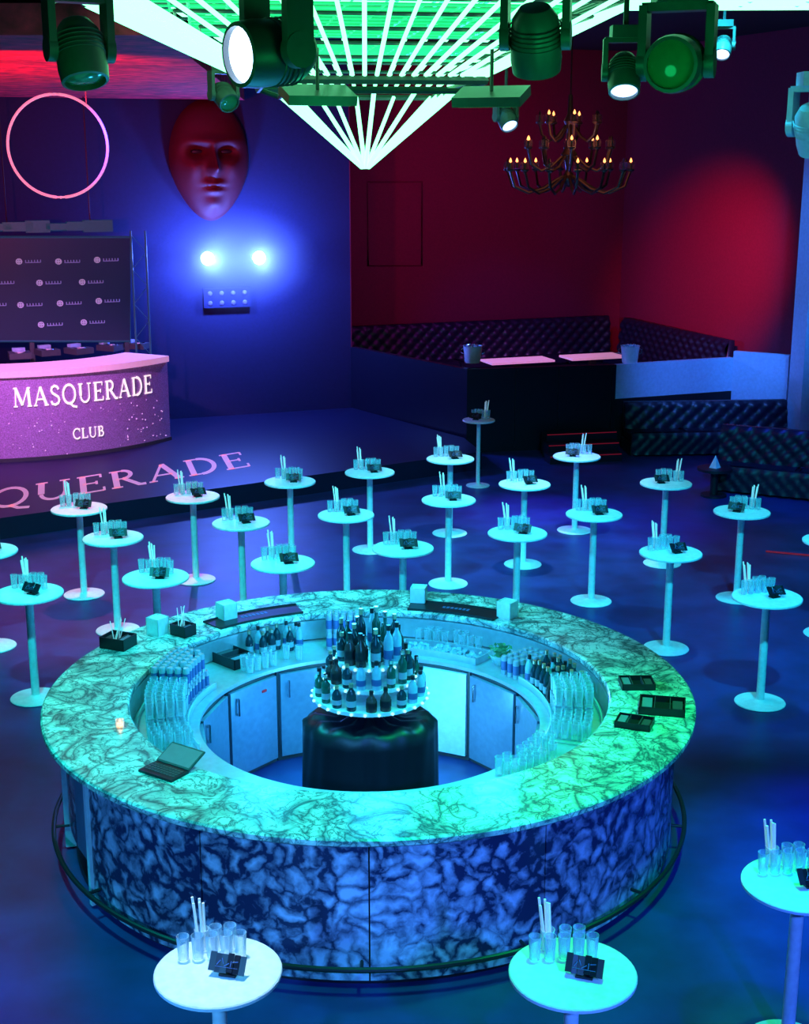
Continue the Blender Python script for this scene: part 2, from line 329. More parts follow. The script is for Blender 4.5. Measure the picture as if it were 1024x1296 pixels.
# ---------------- mask ----------------
def onst(u,v,off=0): return onpl(u,v,P1-b*off,b)
mc=onst(264,203,.02); tl=thing('face_mask','huge dark red theatrical face mask hung on the dark stage wall','mask',mc,YA)
def g(x,y,cx,cy,sx,sy): return math.exp(-((x-cx)/sx)**2-((y-cy)/sy)**2)
mm=B(); RN,AN=26,64; rows=[]
for i in range(RN+1):
    rr=i/RN; row=[]
    for k in range(AN):
        t=2*PI*k/AN; X=rr*math.cos(t); Y=rr*math.sin(t)
        wx=.74*(1-.22*max(0,-Y)**1.5+.03*Y); x=X*wx; y=Y*1.08
        d=.42*math.sqrt(max(0,1-rr*rr*.98))
        d+=.24*g(X,Y,0,-.02,.1,.2)+.2*g(X,Y,0,-.14,.13,.08)+.12*g(X,Y,0,.3,.55,.09)
        d-=.26*g(abs(X),Y,.36,.14,.22,.095); d+=.07*g(abs(X),Y,.36,.12,.1,.05)
        d+=.1*g(X,Y,0,-.38,.25,.045)+.1*g(X,Y,0,-.49,.2,.05)-.1*g(X,Y,0,-.435,.27,.02)+.09*g(X,Y,0,-.72,.22,.12)+.06*g(abs(X),Y,.5,-.12,.18,.18)
        row.append(mm.V((x,-d,y)))
        if i==0: break
    rows.append(row)
for k in range(AN): mm.face([rows[0][0],rows[1][k],rows[1][(k+1)%AN]])
for i in range(1,RN):
    for k in range(AN): mm.face([rows[i][k],rows[i+1][k],rows[i+1][(k+1)%AN],rows[i][(k+1)%AN]])
mm.obj('face','mask',tl,ang=3)
for sx in (-1,1): B().lathe([(.11,-.02),(.09,.03),(0,.05)],14,M=Matrix.Translation((sx*.27,-.26,.155))@Matrix.Rotation(PI/2,4,'X')@Matrix.Diagonal((1,.35,1,1))).obj('eye','black',tl)
# ---------------- hoop ----------------
hc=atY(73,185,19.5); hp=thing('aerial_hoop','thin pale ring hoop hanging above the DJ screen','hoop',hc)
hr=62/F*19.2
B().path([(hr*math.cos(t*PI/32),0,hr*math.sin(t*PI/32)) for t in range(64)],.02,8,True).obj('ring','hoop',hp)
B().path([(.62*hr,0,hr*.78),(.62*hr,0,6.1-hc.z)],.008,5).obj('cable','steel',hp)
# ---------------- blinder lights ----------------
gl_pts=[]
for i,(u,v,lb) in enumerate([(262,327,'left one of the twin glaring blue-white stage spotlights'),(327,326,'right one of the twin glaring blue-white stage spotlights')]):
    p=onst(u,v,.45); o=thing('stage_spotlight',lb,'spotlight',p,YA,'twin glaring spotlights')
    M=Matrix.Rotation(PI/2,4,'X')
    B().lathe([(0,-.2),(.09,-.18),(.12,.0),(.14,.08),(.12,.08),(.115,.04)],20,M=M).obj('housing','black',o)
    B().lathe([(0,.1),(.07,.09),(.115,.05)],20,M=M).obj('lens','blinder',o)
    B().box((0,.31,0),(.05,.24,.05)).obj('bracket','black',o)
    L=bpy.data.lights.new('glow','POINT'); L.energy=520; L.color=(.08,.17,1); L.shadow_soft_size=.1
    lo=bpy.data.objects.new('glow_light',L); COL.objects.link(lo); lo.location=p-b*.28; gl_pts.append(p-b*.2)
hz=bpy.data.materials.new('haze'); hz.use_nodes=True; n=hz.node_tree.nodes; l=hz.node_tree.links; n.clear()
o_=n.new('ShaderNodeOutputMaterial'); vs=n.new('ShaderNodeVolumeScatter'); tc=n.new('ShaderNodeTexCoord')
ln=n.new('ShaderNodeVectorMath'); ln.operation='LENGTH'; l.new(tc.outputs['Object'],ln.inputs[0])
mr=n.new('ShaderNodeMapRange'); mr.inputs['From Min'].default_value=0; mr.inputs['From Max'].default_value=1; mr.inputs['To Min'].default_value=.3; mr.inputs['To Max'].default_value=0; l.new(ln.outputs['Value'],mr.inputs['Value'])
l.new(mr.outputs[0],vs.inputs['Density']); vs.inputs['Color'].default_value=(.85,.9,1,1); vs.inputs['Anisotropy'].default_value=.0; l.new(vs.outputs[0],o_.inputs['Volume']); MT['haze']=hz
pm=(gl_pts[0]+gl_pts[1])/2
ho=B().sph((0,0,0),1,16).obj('stage_haze','haze',None,pm-b*.2); ho.scale=(1.55,.6,1.0); ho.rotation_euler=(0,0,YA); tag(ho,'faint blue haze glowing around the twin stage spotlights','haze'); ho['kind']='stuff'
p=onst(288,377,.1); o=thing('matrix_light','flat dark panel with eight faint blue lamps below the twin spotlights','light panel',p,YA)
B().box((0,.03,0),(.9,.06,.36)).obj('housing','bluewall',o); B().box((0,.08,0),(.1,.04,.1)).obj('bracket','black',o)
for i in range(4):
    for j in range(2): B().lathe([(0,.03),(.03,.02),(.045,0)],12,M=Matrix.Translation((-.33+.22*i,0,-.09+.18*j))@Matrix.Rotation(PI/2,4,'X')).obj('lamp','faintlamp',o)
# ---------------- bar ----------------
BX,BY=-.27,10.13; HB=1.12
bar=thing('round_bar','large round marble bar glowing green and blue in room centre','bar',(BX,BY,0))
B().lathe([(1.86,HB-.06),(2.48,HB-.06),(2.5,HB-.045),(2.5,HB-.012),(2.485,HB),(1.865,HB),(1.85,HB-.012),(1.85,HB-.05),(1.86,HB-.06)],160).obj('countertop','marbletop',bar)
edges=[-144,-116,-88.8,-60,-32,-4,24,52,80,108,136,164,192]
for i in range(len(edges)-1):
    B().arc(2.28,2.36,.06,HB-.065,R(edges[i]+.12),R(edges[i+1]-.12),24).obj('front_panel','marblewall',bar)
B().arc(2.27,2.34,.3,HB-.08,R(193.2),R(206),10).obj('hatch_door','marblewall',bar)
B().arc(2.27,2.34,.3,HB-.08,R(206.3),R(214.3),10).obj('hatch_door','fridgeblue',bar)
B().arc(2.25,2.38,.02,HB-.065,R(192.1),R(193),2).obj('hatch_post','steelwhite',bar); B().arc(2.25,2.38,.02,HB-.065,R(214.8),R(215.8),2).obj('hatch_post','steelwhite',bar)
B().arc(2.16,2.26,0,HB-.065,n=96).obj('inner_shell','black',bar)
B().arc(2.2,2.3,0,.06,n=96).obj('plinth','black',bar)
B().arc(1.85,1.9,.88,HB-.065,n=96).obj('splashback','steel',bar)
B().arc(1.33,1.9,.84,.87,n=96).obj('work_shelf','steel',bar)
B().path([(2.46*math.cos(2*PI*k/120),2.46*math.sin(2*PI*k/120),.2) for k in range(120)],.018,8,True).obj('foot_rail','black',bar)
for k in range(14):
    t=2*PI*(k+.5)/14; x,y=math.cos(t),math.sin(t)
    B().path([(2.34*x,2.34*y,.2),(2.46*x,2.46*y,.2)],.012,6).obj('rail_bracket','black',bar)
names=['far right','second from the right end','third from the right end','white fronted, right of the bottle island','directly behind the bottle island','left of the bottle island','with small red display, third from left','second from the left end','at the left end']
for k in range(9):
    am=-12+25.5*k; t0=R(am-12.4); t1=R(am+12.4); t=R(am)
    o=thing('undercounter_fridge','undercounter bar fridge '+names[k]+' inside the round bar','fridge',(BX,BY,0),0,'fridges inside the round bar')
    rr=1.36
    pts=[(rr*math.cos(t0),rr*math.sin(t0)),(rr*math.cos(t1),rr*math.sin(t1)),(1.85*math.cos(t1),1.85*math.sin(t1)),(1.85*math.cos(t0),1.85*math.sin(t0))]
    B().prism(pts,.0,.835).obj('body','darkgrey',o)
    rm=rr*math.cos(R(12.4)); cx,cy=(rm-.02)*math.cos(t),(rm-.02)*math.sin(t)
    d=B().box((cx,cy,.43),(.035,.54,.76),t).obj('door','steelwhite' if k in(3,) else 'fridgeblue',o)
    h=B(); sx,sy=-math.sin(t),math.cos(t)
    px,py=cx-.04*math.cos(t)+.2*sx,cy-.04*math.sin(t)+.2*sy; h.path([(px,py,.6),(px,py,.75)],.01,6)
    h.box((px+.015*math.cos(t),py+.015*math.sin(t),.61),(.03,.02,.02),t); h.box((px+.015*math.cos(t),py+.015*math.sin(t),.74),(.03,.02,.02),t)
    h.obj('handle','chrome',o)
    if k==6: B().box((cx-.02*math.cos(t)-.12*sx,cy-.02*math.sin(t)-.12*sy,.72),(.01,.05,.02),t).obj('display','redled',o)
# ---------------- glass, bottle, etc prototypes ----------------
def tumbler(h=.14,r=.034,n=14):
    m=B(); m.lathe([(0,.008),(r*.8,.008),(r,h),(r*.94,h),(r*.76,.022),(0,.022)],n); return m
gl=tumbler().obj('drinking_glass','glass'); tag(gl,'clear glass','glass'); GL=Proto(gl)
def mkbottle(kind,m,cap,lab):
    o=thing('liquor_bottle','bottle','bottle')
    pr={0:[(0,0),(.036,0),(.038,.01),(.038,.18),(.03,.215),(.014,.25),(.014,.3),(0,.3)],
        1:[(0,0),(.042,0),(.043,.01),(.04,.15),(.02,.19),(.015,.21),(.015,.25),(0,.25)],
        2:[(0,0),(.032,0),(.034,.01),(.034,.22),(.015,.26),(.013,.33),(0,.33)]}[kind]
    B().lathe(pr,14).obj('glass_body',m,o)
    h=pr[-1][1]; B().cyl((0,0,0),.017,h-.03,h+.012,10).obj('cap',cap,o)
    rb=pr[2][0]+.001; B().lathe([(rb,.05),(rb,.12)],14).obj('label',lab,o)
    return Proto(o)
BT=[mkbottle(0,'bottledark','capgold','labelm'),mkbottle(1,'bottleamber','black','card'),mkbottle(2,'bottlegreen','chrome','labelm'),mkbottle(0,'bottleclear','black','print')]
CLS=['dark bottle with gold cap','short near-black bottle with black cap','slim green-black bottle with silver cap','pale clear bottle with black cap']
isl=thing('bottle_island','tiered round bottle display on a black draped base inside the bar','display stand',(BX,BY,0))
for zz,r in ((1.08,.45),(1.22,.35),(1.37,.27)):
    B().cyl((0,0,0),r,zz-.03,zz,40).obj('tier','steelwhite',isl)
    m=B(); n=int(r*60)
    for k in range(n): m.sph(((r+.008)*math.cos(2*PI*k/n),(r+.008)*math.sin(2*PI*k/n),zz-.015),.012,5)
    m.obj('rim_lights','bead',isl)
B().cyl((0,0,0),.035,.02,1.34,16).obj('post','chrome',isl); B().cyl((0,0,0),.14,0,.02,24).obj('foot','steel',isl)
B().cyl((0,0,0),.16,.98,1.05,24,.2).obj('collar','steelwhite',isl)
for rr,n,zz,w,hs in ((.4,19,1.08,'lowest',.66),(.31,17,1.22,'middle',.72),(.225,13,1.37,'top',.92),(.12,6,1.37,'top inner',1.05)):
    for k in range(n):
        t=2*PI*k/n+.1+random.uniform(-.04,.04); j=[0,3,2,0,1,3,2,0,1][(k*5+n)%9]; s0=random.uniform(.72,1.15)*hs
        BT[j].put((BX+rr*math.cos(t),BY+rr*math.sin(t),zz),t,CLS[j]+' standing on the '+w+' tier of the bottle island',CLS[j]+'s on the '+w+' tier',(1,1,s0))
m=B(); n=96; RG=[]
for j in range(9):
    z=.0+.105*j; row=[]
    for k in range(n):
        t=2*PI*k/n; f=1+.012*math.sin(k*.5+j*.3)+.008*math.sin(k*1.3-j*.5)-.07*math.exp(-((t-1.5*PI)/.09)**2)+ (.05 if j==0 else 0)-.03*(j/8)**2
        row.append(m.V((.54*math.cos(t)*f,.4*math.sin(t)*f-.02,z+.008*math.sin(k*1.1) if j else 0)))
    RG.append(row)
for f0,z in ((.82,.89),(.5,.86),(.12,.93)):
    RG.append([m.V((.54*f0*math.cos(2*PI*k/n),.4*f0*math.sin(2*PI*k/n),z+.015*math.sin(k*.8))) for k in range(n)])
for A_,B_ in zip(RG,RG[1:]):
    for k in range(n): m.face([A_[k],A_[(k+1)%n],B_[(k+1)%n],B_[k]])
m.obj('drape','bag',isl,ang=3)
def cluster(a0,a1,r0,r1,z,lab,grp,prob=1.0,step=.078,P=None,labs=None):
    r=r0
    while r<=r1:
        n=int(abs(R(a1-a0))*r/step)
        for k in range(n):
            if random.random()>prob: continue
            t=R(a0)+ (k+.5)*R(a1-a0)/n
            if P: j=random.randrange(len(P)); P[j].put((BX+r*math.cos(t),BY+r*math.sin(t),z),t,(labs[j] if labs else '')+lab,(labs[j] if labs else '')+grp,(.9,.9,random.uniform(.7,.85)) if labs else (1,1,1))
            else: GL.put((BX+r*math.cos(t),BY+r*math.sin(t),z),0,lab,grp)
        r+=step
can=thing('drink_can','can','can'); B().lathe([(0,0),(.024,0),(.028,.01),(.028,.15),(.022,.165),(0,.16)],14).obj('body','can',can); B().lathe([(.0285,.04),(.0285,.12)],14).obj('band','print',can); CAN=Proto(can)
def rack(a0,a1,r0,r1,z,h,lab):
    o=thing('glass_rack',lab,'rack',(BX,BY,z))
    B().arc(r0,r1,0,.012,R(a0),R(a1),16).obj('tray','steel',o)
    B().arc(r0-.012,r0-.001,0,h,R(a0),R(a1),16).obj('side_wall','glass',o); B().arc(r1+.001,r1+.012,0,h,R(a0),R(a1),16).obj('side_wall','glass',o)
rack(156,208,1.42,1.8,.87,.06,'long curved rack of glasses at left of the bar well')
cluster(176,207,1.47,1.78,.882,'clear glass standing in the curved rack at the left of the bar well','glasses at left of bar well')
cluster(176,196,1.47,1.74,.882+.142,'clear glass stacked in the upper layer at the left of the bar well','upper glasses at left of bar well')
cluster(157,176,1.47,1.78,.882,'silver blue can in the left curved rack inside the bar','cans in left rack',P=[CAN],step=.064)
cluster(157,175,1.47,1.74,.882+.166,'silver blue can in upper layer of the left curved rack','upper cans in left rack',P=[CAN],step=.064,prob=.85)
rack(-20,30,1.42,1.8,.87,.06,'long curved rack of glasses at right of the bar well')
cluster(-19,8,1.47,1.78,.882,'clear glass standing in the curved rack at the right of the bar well','glasses at right of bar well')
cluster(-8,8,1.47,1.74,.882+.142,'clear glass stacked in the upper layer at the right of the bar well','upper glasses at right of bar well')
cluster(9,29,1.47,1.78,.882,' packed in the right curved rack inside the bar',' packed in right rack',P=[BT[0],BT[1],BT[3]],labs=[CLS[0],CLS[1],CLS[3]],step=.085)
cluster(32,41,1.45,1.78,.87,'silver blue can beside the right curved rack inside the bar','cans beside right rack',P=[CAN],step=.064)
cluster(-50,-24,1.42,1.62,.87,'short clear glass at the near right of the bar well','glasses at near right of bar well',.75)
cluster(84,93,1.42,1.6,.87,' huddled on the far work shelf behind the island',' on the far work shelf',.8,P=[BT[0],BT[1]],labs=[CLS[0],CLS[1]],step=.085)
cluster(116,140,1.4,1.5,.87,'clear glass lined up on the far left work shelf','glasses on far left work shelf',.85)
cluster(112,130,1.68,1.8,.87,' grouped at the back of the far left work shelf',' at the back of far left shelf',.8,P=[BT[0],BT[3]],labs=[CLS[0],CLS[3]],step=.085)
cluster(56,78,1.72,1.8,.87,'clear glass lined up behind the ice well','glasses behind ice well',.8)
for L in range(2):
    for i in range(5):
        for j in range(3):
            CAN.put((BX-.4+i*.062,BY+1.5+j*.062,.87+L*.166),0,'silver blue can in the '+('upper' if L else 'lower')+' layer of the stack behind the island','cans stacked behind the island '+('upper' if L else 'lower')+' layer')
def poscount(u,v,z=HB): x,y=un(u,v,z); return x,y,math.atan2(y-BY,x-BX)
for i,(u,v,lb) in enumerate([(200,802,'white square napkin holder at the bar far left'),(287,783,'white square napkin holder behind the left black mat'),(530,762,'white square napkin holder behind the bottle island'),(642,781,'white square napkin holder at the right black mat end')]):
    x,y,t=poscount(u,v); o=thing('napkin_holder',lb,'napkin holder',(x,y,HB),t)
    m=B(); m.box((0,0,.006),(.14,.14,.012))
    for sx,sy,dx,dy in ((-1,0,.008,.14),(1,0,.008,.14),(0,-1,.14,.008),(0,1,.14,.008)): m.box((sx*.066,sy*.066,.08),(dx,dy,.15))
    m.obj('box','white',o); m=B()
    for k in range(6): m.box((0,0,.02+k*.024),(.118,.118,.02),.03*k)
    m.obj('napkins','offwhite',o)
def mat_arc(a0,a1,lb,nm='bar_mat'):
    o=thing(nm,lb,'bar mat',(BX,BY,HB)); B().arc(1.9,2.14,0,.012,R(a0),R(a1),20).obj('pad','card',o)
    m=B(); m.arc(1.89,1.905,0,.02,R(a0),R(a1),20); m.arc(2.135,2.15,0,.02,R(a0),R(a1),20); m.obj('rim','black',o)
    m=B(); am=(a0+a1)/2
    for k in range(-3,4): m.arc(2.0,2.05,.0125,.014,R(am+k*1.1-.35),R(am+k*1.1+.35),2)
    m.obj('print','print',o)
mat_arc(56,81,'long black bar mat with faint print at the far right of counter'); mat_arc(110,135,'long black bar mat with faint print at the far left of counter')
def caddy(u,v,w,d,h,lb,z=HB,rz=None,straws=0):
    x,y,t=poscount(u,v,z); t=t if rz is None else rz
    o=thing('bar_caddy',lb,'caddy',(x,y,z),t)
    m=B(); m.box((0,0,.005),(w,d,.01))
    for sx in (-1,1): m.box((sx*(w/2-.004),0,h/2),(.008,d,h)); m.box((0,sx*(d/2-.004),h/2),(w,.008,h))
    m.obj('tray','black',o); m=B()
    for k in (-1,1): m.box((k*w/6,0,h*.45),(.006,d-.01,h*.85))
    m.obj('divider','darkgrey',o)
    B().box((-w*.33,0,h*.5),(w*.22,d*.7,h*.7)).obj('napkins','fridgeblue',o); B().box((w*.33,0,h*.45),(w*.22,d*.6,h*.6)).obj('cup_lids','darkgrey',o)
    if straws:
        m=B()
        for k in range(straws): m.path([(random.uniform(-.02,.02),random.uniform(-.05,.05),.02),(random.uniform(-.05,.05),random.uniform(-.07,.07),.24)],.004,5)
        m.obj('straws','straw',o)
caddy(150,818,.24,.2,.1,'black caddy with straws at the bar far left rim',straws=6)
caddy(232,803,.18,.14,.1,'black caddy on the left counter before the long mat',straws=5)
caddy(295,838,.34,.24,.09,'black caddy of garnishes on the left work shelf',.87)
caddy(806,868,.26,.2,.05,'farthest black caddy of the right counter group'); caddy(838,898,.34,.26,.06,'largest black caddy at the right counter rim'); caddy(803,918,.26,.18,.05,'nearest black caddy of the right counter group')
x,y,t=poscount(207,978); o=thing('laptop','thin black laptop with dim reclined screen on the bar left','laptop',(x,y,HB),R(-34))
B().box((0,0,.009),(.3,.17,.018)).obj('keyboard_base','black',o)
ml=Matrix.Translation((0,.09,.018))@Matrix.Rotation(R(-66),4,'X')
B().box(None,(.3,.012,.18),M=ml@Matrix.Translation((0,0,.09))).obj('lid','darkgrey',o); B().box(None,(.28,.003,.155),M=ml@Matrix.Translation((0,-.008,.09))).obj('screen','laptopscreen',o)
m=B()
for i in range(10):
    for j in range(4): m.box((-.122+i*.027,.05-j*.028,.0195),(.022,.022,.003))
m.obj('keys','darkgrey',o)
x,y,t=poscount(152,920); o=thing('tea_light','small glowing orange candle on the left of the counter','candle',(x,y,HB))
B().lathe([(0,.003),(.03,.003),(.035,.06),(.031,.06),(.027,.01),(0,.01)],16).obj('holder','glass',o); B().lathe([(0,.012),(.02,.012),(.02,.03),(.006,.035),(.008,.045),(0,.065)],12).obj('flame','candle',o)
o=thing('ice_well','steel ice well full of pale ice on the far right work shelf','ice well',(BX,BY,.87))
m=B(); m.arc(1.42,1.43,0,.06,R(52),R(80),14); m.arc(1.66,1.67,0,.06,R(52),R(80),14); m.arc(1.42,1.67,0,.06,R(51.6),R(52),2); m.arc(1.42,1.67,0,.06,R(80),R(80.4),2); m.obj('rim','steel',o)
m=B()
for k in range(90):
    t=R(random.uniform(53,79)); r=random.uniform(1.45,1.64); s0=.03; m.box(None,(s0,s0,s0),M=Matrix.Translation((r*math.cos(t),r*math.sin(t),.02+random.random()*.02))@Matrix.Rotation(random.random()*3,4,(1,1,.4)))
m.obj('ice','ice',o)['kind']='stuff'
t=R(46); o=thing('herb_bowl','glass bowl of green herbs on the right work shelf','bowl',(BX+1.6*math.cos(t),BY+1.6*math.sin(t),.87))
B().lathe([(0,.0),(.06,.0),(.12,.1),(.115,.1),(.055,.01),(0,.01)],20).obj('bowl','glass',o); m=B()
for k in range(80):
    th=random.random()*6.28; r=random.random()*.1; M=Matrix.Translation((r*math.cos(th),r*math.sin(th),.05+random.random()*.12))@Matrix.Rotation(random.random()*3,4,'X')@Matrix.Rotation(random.random()*3,4,'Z'); m.face([m.V(M@Vector(p)) for p in ((0,-.03,0),(.015,0,.004),(0,.03,0),(-.015,0,.004))])
m.obj('herbs','leaf',o)['kind']='stuff'
# ---------------- cocktail tables ----------------
TR=.33; TH=1.08
tb=thing('cocktail_table','table','table')
B().lathe([(0,TH-.03),(TR-.02,TH-.03),(TR,TH-.022),(TR,TH-.006),(TR-.006,TH),(0,TH)],48).obj('tabletop','white',tb)
B().lathe([(0,.03),(.04,.03),(.039,TH-.06),(.12,TH-.04),(.12,TH-.03),(0,TH-.03)],20).obj('pole','offwhite',tb)
B().lathe([(0,0),(.24,0),(.245,.006),(.24,.014),(.08,.022),(.042,.04),(0,.04)],40).obj('foot_disc','white',tb)
TB=Proto(tb)
cup=tag(B().lathe([(0,.004),(.034,.004),(.04,.12),(.037,.12),(.031,.015),(0,.015)],16).obj('straw_holder','glass'),'c','glass'); CUP=Proto(cup)
STR=[]
for k in range(5):
    th=k*1.3; r=.018; q=(r*math.cos(th),r*math.sin(th),.018); e=(-.02+.03*math.cos(th),.02+.02*math.sin(th),.26+.015*(k%3))
    STR.append(Proto(tag(B().path([q,e],.0075,6).obj('drinking_straw','straw'),'s','straw')))
cardp=thing('menu_card','card','menu card')
MM=Matrix.Translation((0,-.02,.07))@Matrix.Rotation(R(-38),4,'X')
m=B()
for i in range(6):
    m.box(None,(.034,.004,.095),M=MM@Matrix.Translation((-.08+i*.032,.004*math.sin(i*1.7),.004*math.cos(i*2)))@Matrix.Rotation(.25*math.sin(i*1.3),4,'Z'))
m.obj('card_face','card',cardp)
m=B(); m.box((0,0,.006),(.09,.07,.012)); m.path([(0,0,.01),(.0,.02,.05)],.012,6); m.sph((.02,.0,.03),.026,6); m.sph((-.03,.01,.025),.02,6); m.obj('clip_stand','black',cardp)
m=B()
for i in range(5):
    m.box(None,(.004,.002,.03),M=MM@Matrix.Translation((-.045+i*.022,-.009,.01*math.sin(i*2)))@Matrix.Rotation(.6*(-1)**i+.2*i,4,'Y'))
m.path([MM@Vector((-.06,-.009,-.02)),MM@Vector((.06,-.009,-.022))],.0015,4)
m.obj('print','print',cardp)
CP=Proto(cardp)
T=[ (276,1228,0,'white table at the front left of the bar'),
(725,1230,0,'bright green table at the bottom centre'),
(1012,1117,0,'green table cut by the right frame edge'),
(971,755,0,'cyan table farthest right with visible round foot'),
(939,647,1,'table just left of the right sofa'),
(849,699,0,'table in front of the lone back right table'),
(843,611,1,'lone back right table before the tufted sofa'),
(752,650,0,'table beside the purple floor glow'),
(730,577,1,'white table nearest the steps'),
(655,674,0,'cyan table directly behind the bar right half'),
(664,612,0,'pale table second row behind bar centre right'),
(568,632,0,'pale table second from back in middle column'),
(570,580,0,'pale table at the back of the middle column'),
(606,531,1,'dim smallest table against the low black wall'),
(510,693,0,'cyan table directly behind the bottle island'),
(438,651,0,'cyan table third row left of middle column'),
(468,597,0,'pale table beside the stage corner'),
(358,712,0,'cyan table nearest the bar at left centre'),
(305,661,0,'cyan table between stage and left centre bar'),
(367,609,0,'table at the stage edge left of corner'),
(197,730,0,'cyan table behind the bar far left caddies'),
(143,680,0,'cyan table one row before the pink left table'),
(244,628,0,'pink tinted table beneath the floor lettering end'),
(100,643,0,'pink tinted table at far left by lettering'),
(36,750,0,'cyan left table with full round foot visible'),
(-18,697,0,'table half cut by the left frame edge'),
(1055,684,0,'table mostly outside the right frame edge')]
random.seed(11)
for i,(u,v,mir,pl) in enumerate(T):
    D=1 if i!=13 else .78
    zt=TH; x,y=un(u,v,zt)
    TB.put((x,y,0),random.random()*6,'round cocktail '+pl if pl.startswith('table') else 'round '+pl,'round cocktail tables',(D,D,1))
    sg=-1 if mir else 1; rot=R(random.uniform(-14,14)); cr,sr=math.cos(rot),math.sin(rot); sx=D
    def at(px,py): px*=sg*sx; py*=sx; return (x+px*cr-py*sr, y+px*sr+py*cr, zt)
    pc=at(-.12+random.uniform(-.02,.02),.2)
    CUP.put(pc,0,'glass of straws on the '+pl,'straw holders')
    lean=0 if not mir else PI
    for S in STR: S.put(pc,lean+random.uniform(-.3,.3),'pale straw bundled on the '+pl,'straws on the '+pl)
    for (gx,gy) in ((-.19,.1),(-.115,.105),(-.04,.115),(.035,.12),(.108,.125),(-.03,.19),(.045,.2)):
        GL.put(at(gx+random.uniform(-.002,.002),gy),0,'clear glass clustered on the '+pl,'glasses on the '+pl)
    CP.put(at(.06 ,-.03),rot+R(random.choice((-15,12,20))),'small black menu card on the '+pl,'menu cards')
# ---------------- LED pyramid ----------------
PC=Vector((-.28,10.15,0))
py=thing('led_chandelier','giant inverted pyramid of glowing green light tubes over the bar','chandelier',(PC.x,PC.y,5.06))
rz=R(8)
def sq(h,z,t):
    k=int(t)%4; f=t-int(t); cs=[(-h,-h),(h,-h),(h,h),(-h,h)]; p=cs[k];q=cs[(k+1)%4]; x=p[0]+(q[0]-p[0])*f; y=p[1]+(q[1]-p[1])*f
    return Vector((x*math.cos(rz)-y*math.sin(rz),x*math.sin(rz)+y*math.cos(rz),z))
for k in range(16): 
    B().path([sq(.02,.0,k/4),sq(.56,.5,k/4)],.0155,6).obj('lower_tube','tube',py)
m=B(); m.path([sq(.57,.5,k) for k in range(4)],.022,6,True); m.path([sq(.72,.56,k) for k in range(4)],.03,6,True); m.path([sq(2.05,1.28,k) for k in range(4)],.04,6,True)
for k in range(4): m.path([sq(.57,.5,k),sq(.72,.56,k)],.02,6); m.path([sq(2.05,1.28,k),sq(2.05,2.23,k)],.02,6)
for j in range(1,9):
    f=j/9; m.path([sq(.72+1.33*f-.03,.59+.67*f+.03,k) for k in range(4)],.012,4,True)
m.obj('frame','darkgrey',py)
for k in range(72): B().path([sq(.72,.59,k/18),sq(2.05,1.26,k/18)],.0145,6).obj('upper_tube','tube',py)
for k in range(4): 
    B().path([sq(2.0,1.33,k),sq(2.0,1.33,(k+1)%4-1e-4 if k<3 else 3.9999)],.025,6).obj('rim_tube','tube',py)
m=B()
for hh_,zz in ((1.2,.98),(.8,.78),(1.7,1.2),(1.95,1.3)):
    for k in range(11):
        t=k/10; m.path([sq(hh_,zz,0+t),sq(hh_,zz,3-t)],.01,4); m.path([sq(hh_,zz,1+t),sq(hh_,zz,4-t-1e-4)],.01,4)
m.obj('lattice','tubesoft',py)
cs_=thing('ceiling_light_grid','green glowing strip grid running across the ceiling behind the pyramid','light grid',(0,0,0))
for yy in (12.6,12.95,13.3): 
    B().path([(-3.0,yy,6.42),(5.2,yy-.25,6.42)],.022,6).obj('light_strip','tube',cs_)
for k in range(17):
    xx=-3+k*.5; B().path([(xx,12.55,6.44),(xx,13.35,6.44)],.018,5).obj('cross_strip','tubesoft',cs_)
for xx in (-2.9,1.5,5.1): B().path([(xx,12.9,6.44),(xx,12.9,CZ)],.015,5).obj('hanger','black',cs_)
for (u,v,lb) in ((402,120,'flat rectangular lamp panel at the left of the pyramid waist'),(622,122,'flat rectangular lamp panel at the right of the pyramid waist')):
    p=atY(u,v,9.0); o=thing('panel_light',lb,'panel light',p,R(20 if u<500 else -20))
    B().box(None,(.44,.26,.06),M=Matrix.Rotation(R(18),4,'X')).obj('housing','fixture',o); B().box(None,(.38,.2,.01),M=Matrix.Rotation(R(18),4,'X')@Matrix.Translation((0,0,-.034))).obj('diffuser','tubesoft',o)
    B().path([(0,.0,.03),(0,0,.28)],.012,6).obj('hanger','darkgrey',o)
trs=thing('lighting_truss','dark pipe truss carrying the moving head lights above the bar','truss',(0,0,0))
for yy in (7.55,7.85): B().path([(-5,yy,6.5),(5,yy,6.5)],.03,8).obj('pipe','darkgrey',trs)
B().path([(-5+k*.25,7.55+(.3 if k%2 else 0),6.5) for k in range(41)],.014,5).obj('lacing','darkgrey',trs)
for xx in (-4.9,4.9):
    for yy in (7.55,7.85): B().path([(xx,yy,6.5),(xx,yy,CZ)],.02,6).obj('hanger','darkgrey',trs)
